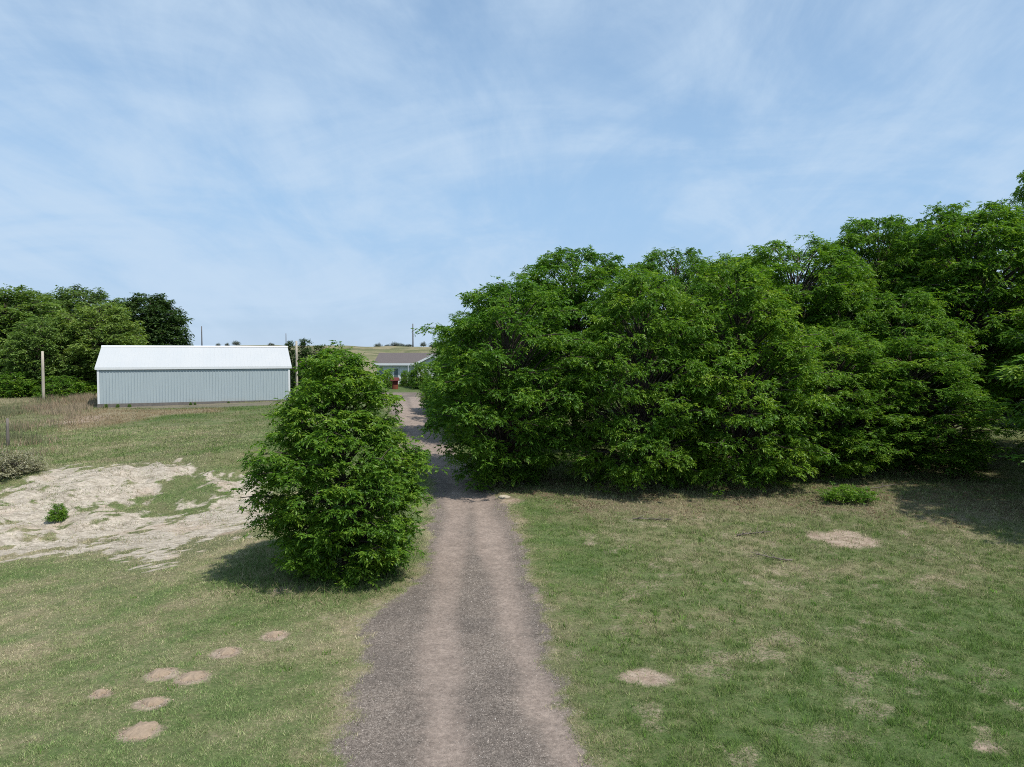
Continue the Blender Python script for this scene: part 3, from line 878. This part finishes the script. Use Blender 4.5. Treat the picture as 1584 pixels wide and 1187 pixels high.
def house_window(x0, x1, z0, z1, name='window'):
    fr = MB(); t = .09
    fr.box(x0 - t, x1 + t, -.05, -.003, z1, z1 + t); fr.box(x0 - t, x1 + t, -.05, -.003, z0 - t, z0)
    fr.box(x0 - t, x0, -.05, -.003, z0, z1); fr.box(x1, x1 + t, -.05, -.003, z0, z1)
    f = fr.build(name, M_WHITE, house)
    gl = MB(); gl.box(x0, x1, -.02, -.004, z0, z1); gl.build('pane', M_GLASS, f)
    return f


def hxp(px): return (px - PW / 2) / F * HY - hx0


M_DOORW = M_WHITE
house_window(hxp(586), hxp(593), 1.0, 2.1)
mb = MB(); mb.box(hxp(597), hxp(606), -.05, -.003, .9, EV - .35); sc = mb.build('porch_panel', M_WHITE, house)
mb = MB(); mb.box(hxp(607.5), hxp(618), -.06, -.003, 0, EV - .3); dr = mb.build('door', M_WHITE, house)
mb = MB(); mb.box(hxp(609.5), hxp(616), -.075, -.062, .9, 1.9); mb.build('pane', M_GLASS, dr)
mb = MB(); mb.box(hxp(632), hxp(632.8), -.5, -.42, 0, zf2 - .12); mb.build('porch_post', M_WHITE, house)
# red garden well
gw = (611 - PW / 2) / F * 79.5
well = empty('wishing_well', (gw, 79.5, h1(gw, 79.5)))
tag(well, 'small red roofed garden well in front of the house', 'garden well')
mb = MB(); mb.tube([(0, 0, -.1), (0, 0, .5)], [.42, .40], 14); mb.build('well_base', M_BRICKRED, well)
for sx in (-1, 1):
    mb = MB(); mb.box(sx * .36 - .04, sx * .36 + .04, -.04, .04, .5, 1.0); mb.build('post', M_RED, well)
mb = MB()
for sg in (-1, 1):
    mb.prism([(-.55, 0, 1.32), (-.55, sg * .45, .98), (-.55, sg * .45, 1.03), (-.55, 0, 1.38)], (1.1, 0, 0))
mb.build('well_roof', M_RED, well)
mb = MB(); mb.box(-.30, .30, .05, .09, .5, .98); mb.build('back_panel', M_RED, well)
well.scale = (.8, .8, .9)

# ------------------------------------------------------------------ mounds, boulder, twigs
M_MOUND = mat_simple('mound_soil', (.335, .255, .185), (.26, .20, .145), 14, .97, .05, None, .9)
M_STONE = mat_simple('pale_stone', (.46, .40, .30), (.36, .31, .24), 6, .9, .15, None, .6)


def mound(px, py, rpx, asp, label, seed):
    c = G(px, py); R = .86 * rpx / F * c[1]
    rng = np.random.default_rng(seed)
    n, k = 9, 48
    _rim = rng.random(48)
    V, Fs = [], []
    for i in range(n + 1):
        rr = i / n
        for j in range(k):
            th = 2 * math.pi * j / k
            e = 1 + .62 * (float(fbm(np.array([math.cos(th) * 1.4 + seed * 7]), np.array([math.sin(th) * 1.4]), seed, 3)[0]) - .5) * 2 + .22 * (_rim[j] - .5)
            x = R * rr * e * math.cos(th) * 1.0; y = R * asp * rr * e * math.sin(th)
            q = (1 - rr * rr)
            z = .075 * q ** 1.2 + .035 * (float(fbm(np.array([x * 11 + seed]), np.array([y * 11]), seed, 3)[0]) - .5) * (1 - rr ** 4)
            z -= .045 * max(rr - .72, 0) / .28 * (.4 + 1.2 * _rim[(j * 7 + i) % 48])
            X, Y = c[0] + x, c[1] + y
            V.append((x, y, h1(X, Y) - c[2] + z + .004))
    for i in range(n):
        for j in range(k):
            Fs.append((i * k + j, (i + 1) * k + j, (i + 1) * k + (j + 1) % k, i * k + (j + 1) % k))
    o = link('dirt_mound', np_mesh('dirt_mound', np.array(V), np.array(Fs), M_MOUND, True))
    o.location = c
    tag(o, label, 'dirt mound', 'gopher mounds on the left lawn')
    return (c[0], c[1], R)


MOUNDS = [mound(*a) for a in [
    (424, 982, 16, 1.0, 'dirt mound farthest up the left lawn, nearest to the lone tree', 1),
    (353, 1008, 17, .9, 'dirt mound second in the row running down from the lone tree', 2),
    (247, 1042, 20, 1.1, 'slanted streak of dirt left of the round mound in the middle of the left lawn', 3),
    (299, 1047, 22, .9, 'round dirt mound in the middle of the left lawn', 4),
    (156, 1072, 13, 1.0, 'smallest dirt mound, leftmost on the lawn', 5),
    (236, 1087, 19, 1.0, 'dirt mound just above the largest one on the left lawn', 6),
    (217, 1130, 27, 1.2, 'largest dirt mound, nearest to the bottom of the photo', 7)]]

c = G(780, 770)
V = []; rng = np.random.default_rng(5)
mb = MB(); n, k = 6, 10
for i in range(n + 1):
    ph = math.pi * i / n
    for j in range(k):
        th = 2 * math.pi * j / k
        e = 1 + .3 * (vnoise(np.array([math.cos(th) * 2 + 4 + i]), np.array([math.sin(th) * 2]), 3)[0] - .5)
        V.append((.30 * e * math.sin(ph) * math.cos(th), .24 * e * math.sin(ph) * math.sin(th), .10 * math.cos(ph) * e + .02))
mb.poly(V, [(i * k + j, (i + 1) * k + j, (i + 1) * k + (j + 1) % k, i * k + (j + 1) % k) for i in range(n) for j in range(k)])
bo = mb.build('boulder', M_STONE, None, True); bo.location = c
tag(bo, 'pale tan stone by the driveway under the corner tree', 'stone')

M_TWIG = mat_simple('dead_twig', (.20, .17, .145), (.12, .10, .085), 8, .95, .05)


def branch(px, py, L, ang, label, seed):
    c = G(px, py); rg = np.random.default_rng(seed); mb = MB()
    d = np.array([math.cos(ang), math.sin(ang)])
    main = []
    for i in range(6):
        q = d * (L * (i / 5 - .5)) + rg.normal(0, L * .03, 2)
        main.append((q[0], q[1], h1(c[0] + q[0], c[1] + q[1]) - c[2] + .05 + .03 * rg.random()))
    mb.tube(main, [.03 - .0045 * i for i in range(6)], 5)
    for i in range(1, 5):
        for s in (-1, 1):
            a = ang + s * rg.uniform(.5, 1.0); l = L * rg.uniform(.15, .35)
            p = main[i]
            mb.tube([p, (p[0] + math.cos(a) * l * .5, p[1] + math.sin(a) * l * .5, p[2] + .06), (p[0] + math.cos(a) * l, p[1] + math.sin(a) * l, p[2] + .02 + .12 * rg.random())], [.016, .011, .006], 4)
    o = mb.build('fallen_branch', M_TWIG, None, True); o.location = c
    tag(o, label, 'branch')


branch(1165, 828, 1.4, .3, 'fallen dead branch lying on the lawn in front of the grove', 1)
branch(1010, 806, 1.6, -.1, 'pale fallen branch on the lawn below the second front tree', 2)
branch(1350, 757, 2.4, .5, 'dead branch lying under the low trees at right', 3)
branch(1195, 866, 1.3, 2.6, 'thin fallen twig on the lawn left of the bare sandy patch', 4)

# ------------------------------------------------------------------ grass
rng = np.random.default_rng(77)


def blades(name, X, Y, hgt, wid, colr, lean=.5, zofs=-.01, mat=M_BLADE):
    n = len(X)
    Z = height(X, Y) + zofs
    a = rng.uniform(0, 2 * math.pi, n); la = rng.uniform(0, 2 * math.pi, n)
    ln = rng.uniform(.1, 1, n) * lean * hgt
    b = np.column_stack([X, Y, Z]); wv = np.column_stack([np.cos(a), np.sin(a), np.zeros(n)]) * (wid * .5)[:, None]
    tip = b + np.column_stack([np.cos(la) * ln, np.sin(la) * ln, hgt])
    V = np.stack([b - wv, b + wv, tip], 1).reshape(-1, 3)
    return np_mesh(name, V, np.arange(3 * n).reshape(-1, 3), mat, face_col=colr)


def scatter(n, x0, x1, y0, y1, ypow=1.0):
    u = rng.random(n)
    y = y0 + (y1 - y0) * u ** ypow
    x = rng.uniform(x0, x1, n)
    return x, y


X, Y = scatter(1500000, -1, 1, 9.5, 47, 1.25)
X = X * (Y * .74 + 2.5)
m = masks(X, Y)
clump = fbm(X * 4.2, Y * 4.2, 61, 3)
dens = sstep(.22, .58, clump) * .7 + .3
keep = dens * (1 - sstep(-.35, .32, m['road_d'])) * (1 - .93 * sstep(.3, .6, m['sand'] + .5 * (clump - .5))) * (1 - .85 * sstep(.25, .85, m['bare'] + .5 * (clump - .5))) * (1 - .55 * m['litter'])
for (cx, cy, rm) in MOUNDS:
    keep = keep * sstep(.35, 1.05, np.hypot(X - cx, Y - cy) / rm + .8 * (clump - .5))
k = rng.random(len(X)) < keep
X, Y, clump = X[k], Y[k], clump[k]; m = {q: v[k] for q, v in m.items()}
right = sstep(0, 4, X)
tuft = fbm(X * 7.5, Y * 7.5, 62, 2)
hh = rng.uniform(.035, .085, len(X)) * (.7 + (.35 + .75 * right) * sstep(.45, .72, clump) + (.3 + .8 * right) * sstep(.5, .75, tuft)) * (1 + .25 * sstep(20, 34, Y))
ww = .006 + .00042 * Y
dv = np.clip(m['dry'] + rng.normal(0, .24, len(X)) + .25 * (.5 - clump) + .25 * m['litter'], 0, 1)
c0 = np.array([.110, .185, .044]); c1 = np.array([.170, .225, .074]); c2 = np.array([.255, .255, .130]); c3 = np.array([.36, .31, .20])
T = dv[:, None] * 3
colr = np.where(T < 1, c0 + (c1 - c0) * T, np.where(T < 2, c1 + (c2 - c1) * (T - 1), c2 + (c3 - c2) * np.clip(T - 2, 0, 1)))
left = sstep(0, -5, X)[:, None]
colr = colr * (1 + .12 * left) + left * np.array([.022, .018, .022])
colr *= rng.uniform(.7, 1.4, (len(X), 1)) * (1.14 - .12 * right[:, None]) * (.78 + .5 * tuft[:, None])
o = link('grass', blades('grass', X, Y, hh * .85, ww, colr, 1.25)); tag(o, kind='stuff')

# broad leaved weeds in the right-hand lawn and along the drive
wx, wy = scatter(2600, -1, 1, 10, 29, 1.1)
wx = wx * (wy * .72 + 1)
mw = masks(wx, wy)
pk = (wx > 0) * sstep(.50, .68, fbm(wx * .45, wy * .45, 63, 3)) + .03
k = (rng.random(len(wx)) < pk) & (mw['road_d'] < -.15) & (mw['sand'] < .2) & (mw['bare'] < .2)
wx, wy = wx[k], wy[k]
nb_ = 14
bx = np.repeat(wx, nb_) + rng.normal(0, .06, len(wx) * nb_); by = np.repeat(wy, nb_) + rng.normal(0, .075, len(wx) * nb_)
s = np.repeat(rng.uniform(.35, 1.15, len(wx)), nb_)
cw = np.array([.120, .235, .040]) * rng.uniform(.65, 1.35, (len(bx), 1)) * np.repeat(rng.uniform(.75, 1.2, (len(wx), 1)), nb_, 0)
o = link('lawn_weeds', blades('lawn_weeds', bx, by, s * rng.uniform(.06, .15, len(bx)), s * .026, cw, 1.0)); tag(o, kind='stuff')

# longer tufts: round the lone tree, driveway edge, bank
tx, ty = scatter(140000, -26, 3, 18, 46, 1.0)
mt = masks(tx, ty)
x0, y0 = (525 - PW / 2) / F * 23.8, 23.8
near_tree = sstep(4.8, 3.0, np.hypot((tx - x0), (ty - y0))) * sstep(-.1, -.6, mt['road_d'])
edge = sstep(.9, .2, np.abs(mt['road_d'] + .5)) * sstep(.5, .62, fbm(tx * .5, ty * .5, 66, 2)) * (ty > 26)
bank = sstep(.1, .5, mt['sand']) * sstep(.50, .68, fbm(tx * 1.1, ty * 1.9, 67, 3)) * 1.2
k = (rng.random(len(tx)) < np.maximum(np.maximum(near_tree * .8, edge * .5), bank * .6)) & (mt['road_d'] < -.1)
tx, ty = tx[k], ty[k]
tc = np.where(rng.random((len(tx), 1)) < np.where(mt['sand'][k] > .1, .35, .86)[:, None], np.array([[.115, .180, .052]]), np.array([[.30, .25, .15]])) * rng.uniform(.7, 1.25, (len(tx), 1))
o = link('long_grass', blades('long_grass', tx, ty, rng.uniform(.05, .14, len(tx)) * (1 + 1.6 * near_tree[k]), np.full(len(tx), .018), tc, 1.6)); tag(o, kind='stuff')

# bank grass farther left and up toward the barn
fx, fy = scatter(330000, -1, 1, 36, 74, 1.0)
fx = np.where(fx < 0, fx * (fy * .74 + 2), fx * 14)
mf = masks(fx, fy)
k = (mf['road_d'] < -.2) & (mf['sand'] < .4) & (mf['pad'] < .4) & (rng.random(len(fx)) < sstep(.25, .6, fbm(fx * .9, fy * .9, 68, 3)) * .8 + .1)
fx, fy = fx[k], fy[k]; md = mf['dry'][k]; mrd = mf['red'][k]
T = np.clip(md + rng.normal(0, .2, len(fx)), 0, 1)[:, None] * 3
colr = np.where(T < 1, c0 + (c1 - c0) * T, np.where(T < 2, c1 + (c2 - c1) * (T - 1), c2 + (c3 - c2) * np.clip(T - 2, 0, 1)))
colr = colr * (1 - .5 * mrd[:, None]) + .5 * mrd[:, None] * np.array([.26, .16, .09])
colr *= rng.uniform(.75, 1.2, (len(fx), 1))
o = link('bank_grass', blades('bank_grass', fx, fy, rng.uniform(.06, .16, len(fx)), np.full(len(fx), .035), colr, .8)); tag(o, kind='stuff')

# tall dry grass at the left
TALLP = [polyG([(-60, 632), (60, 628), (110, 612), (150, 602), (150, 628), (90, 645), (60, 640), (-60, 655)]), polyG([(-60, 655), (20, 655), (60, 668), (70, 690), (20, 715), (-60, 730)]), polyG([(76, 636), (108, 630), (104, 655), (80, 660)])]
qx, qy = scatter(260000, -62, -22, 34, 90, 1.0)
d = np.max([sdist(qx, qy, p) for p in TALLP], 0)
k = (rng.random(len(qx)) < sstep(-2.2, 1.5, d + 3 * (fbm(qx * .35, qy * .35, 73, 3) - .5)) * sstep(.38, .68, fbm(qx * .7, qy * .7, 69, 3)))
qx, qy = qx[k], qy[k]
pick = fbm(qx * .35, qy * .35, 70, 2)[:, None] + rng.normal(0, .12, (len(qx), 1))
tc = np.where(pick < .45, np.array([[.36, .29, .20]]), np.where(pick < .55, np.array([[.34, .235, .165]]), np.array([[.20, .21, .115]]))) * rng.uniform(.7, 1.2, (len(qx), 1))
o = link('tall_dry_grass', blades('tall_dry_grass', qx, qy, rng.uniform(.2, .6, len(qx)), np.full(len(qx), .035), tc, .6)); tag(o, kind='stuff')

# dead leaves and twigs under the front of the grove
lx, ly = scatter(60000, -1.5, 24, 27, 38)
ml = masks(lx, ly)
k = (rng.random(len(lx)) < ml['litter'] * sstep(.35, .65, fbm(lx * .8, ly * .8, 71, 3)) * .9) & (ml['road_d'] < 0)
lx, ly = lx[k], ly[k]
lc = np.where(rng.random((len(lx), 1)) < .5, np.array([[.22, .145, .09]]), np.array([[.15, .10, .07]])) * rng.uniform(.6, 1.4, (len(lx), 1))
o = link('leaf_litter', blades('leaf_litter', lx, ly, rng.uniform(.01, .04, len(lx)), rng.uniform(.04, .10, len(lx)), lc, 2.5, .005)); tag(o, kind='stuff')

# loose stones on the drive
sx_, sy_ = scatter(90000, -4.5, 3.5, 10, 32, 1.5)
ms = masks(sx_, sy_)
k = (ms['road_d'] > -.2) & (rng.random(len(sx_)) < (1 - .85 * ms['track']))
cx_ = np.concatenate([np.full(70, q[0]) + rng.normal(0, q[2] * .62, 70) for q in MOUNDS]); cy_ = np.concatenate([np.full(70, q[1]) + rng.normal(0, q[2] * .62, 70) for q in MOUNDS])
kc = np.concatenate([np.zeros(k.sum(), bool), np.ones(len(cx_), bool)])
tr_ = np.concatenate([ms['road'][k] * ms['track'][k], np.zeros(len(cx_))])
sx_, sy_ = np.concatenate([sx_[k], cx_]), np.concatenate([sy_[k], cy_])
n = len(sx_); rr = rng.uniform(.006, .015, n) * np.where(rng.random(n) < .02, 1.7, 1)
rr = np.where(kc, rr * 1.5, rr)
zz = height(sx_, sy_) - .05 * tr_ + .012 * kc
base = np.column_stack([sx_, sy_, zz])
ang = rng.uniform(0, 6.28, n)
vs = []
for q in range(3):
    vs.append(base + np.column_stack([np.cos(ang + q * 2.1) * rr, np.sin(ang + q * 2.1) * rr * rng.uniform(.6, 1, n), np.full(n, -.004)]))
vs.append(base + np.column_stack([rng.normal(0, .25, n) * rr, rng.normal(0, .25, n) * rr, rr * rng.uniform(.6, 1, n)]))
V = np.stack(vs, 1).reshape(-1, 3); b4 = np.arange(n)[:, None] * 4
Fc = np.concatenate([b4 + [0, 1, 3], b4 + [1, 2, 3], b4 + [2, 0, 3]])
gc = np.where(kc[:, None], np.array([[.33, .25, .18]]), np.array([[.265, .230, .203]])) * rng.uniform(.4, 1.4, (n, 1)); gc[rng.random(n) < .02] = (.45, .42, .39)
me = np_mesh('gravel', V, Fc, M_BLADE, face_col=np.concatenate([gc, gc, gc]))
o = link('gravel', me); tag(o, kind='stuff')
M_STONES, t_ = newmat('gravel_stones')
a_ = t_.n('Attribute', attribute_name='col').outputs['Color']; principled(t_, a_, .9, .15)
me.materials[0] = M_STONES

# ------------------------------------------------------------------ light
EL, AZ = R2(59), R2(130)     # AZ clockwise from +Y (the way the camera looks)
sd = Vector((math.sin(AZ) * math.cos(EL), math.cos(AZ) * math.cos(EL), math.sin(EL)))
sun = bpy.data.lights.new('sun', 'SUN'); sun.energy = 4.2; sun.angle = R2(1.0); sun.color = (1, .955, .88)
so_ = bpy.data.objects.new('sun', sun); COL.objects.link(so_)
so_.rotation_euler = sd.to_track_quat('Z', 'Y').to_euler(); so_.location = (30, -20, 60)

world = bpy.data.worlds.new('World'); scene.world = world; world.use_nodes = True
t = NT(world.node_tree)
sky = t.n('TexSky', sky_type='NISHITA'); sky.sun_disc = False; sky.sun_elevation = EL; sky.sun_rotation = AZ
sky.altitude = 1200; sky.air_density = 1.0; sky.dust_density = .8; sky.ozone_density = 1.6
gen = t.n('TexCoord').outputs['Generated']
sep = t.n('SeparateXYZ'); t.links.new(gen, sep.inputs[0])
zc = t.math('ADD', t.math('MAXIMUM', sep.outputs[2], 0.0), .30)
cmb = t.n('CombineXYZ'); t.links.new(t.math('DIVIDE', sep.outputs[0], zc), cmb.inputs[0]); t.links.new(t.math('DIVIDE', sep.outputs[1], zc), cmb.inputs[1])


def layer(rot, scl, loc, scale, det=7, rough=.62, dist=.6):
    mp = t.n('Mapping'); t.links.new(cmb.outputs[0], mp.inputs[0])
    mp.inputs['Rotation'].default_value = (0, 0, rot); mp.inputs['Scale'].default_value = scl; mp.inputs['Location'].default_value = loc
    return t.noise(mp.outputs[0], scale, det, rough, dist)


st1 = layer(R2(52), (2.0, .85, 1), (2.0, 3.1, 0), 1.3, 10, .63, 1.2)
st2 = layer(R2(-58), (2.2, .75, 1), (4.1, 6.2, 0), 1.1, 10, .62, 1.3)
soft = layer(0, (1.3, 1.9, 1), (1.5, 4.4, 0), .9, 7, .58, 1.0)
f = t.math('ADD', t.math('MULTIPLY', st1, .40), t.math('ADD', t.math('MULTIPLY', st2, .40), t.math('MULTIPLY', soft, .70)))
fac = t.mr(f, .57, .92)
veil = t.mr(sep.outputs[2], .50, .05, .50, .88)
low = t.mix(t.mr(sep.outputs[2], .20, .0), (2.45, 3.85, 5.55, 1), (2.75, 3.75, 5.15, 1))
cl = t.mix(veil, sky.outputs[0], low)
cl = t.mix(t.math('MULTIPLY', fac, .78), cl, (3.75, 4.72, 5.85, 1))
bg = t.n('Background'); t.links.new(cl, bg.inputs[0]); bg.inputs[1].default_value = .132
o = t.n('OutputWorld'); t.links.new(bg.outputs[0], o.inputs[0])

vs_ = scene.view_settings
scene.display_settings.display_device = 'sRGB'
vs_.view_transform = 'Standard'; vs_.look = 'None'; vs_.exposure = 0.22; vs_.gamma = 1.0; vs_.use_curve_mapping = False
scene.cycles.use_denoising = False; scene.cycles.filter_width = 1.0
scene.cycles.max_bounces = 6; scene.cycles.diffuse_bounces = 4; scene.cycles.transmission_bounces = 3; scene.cycles.transparent_max_bounces = 4
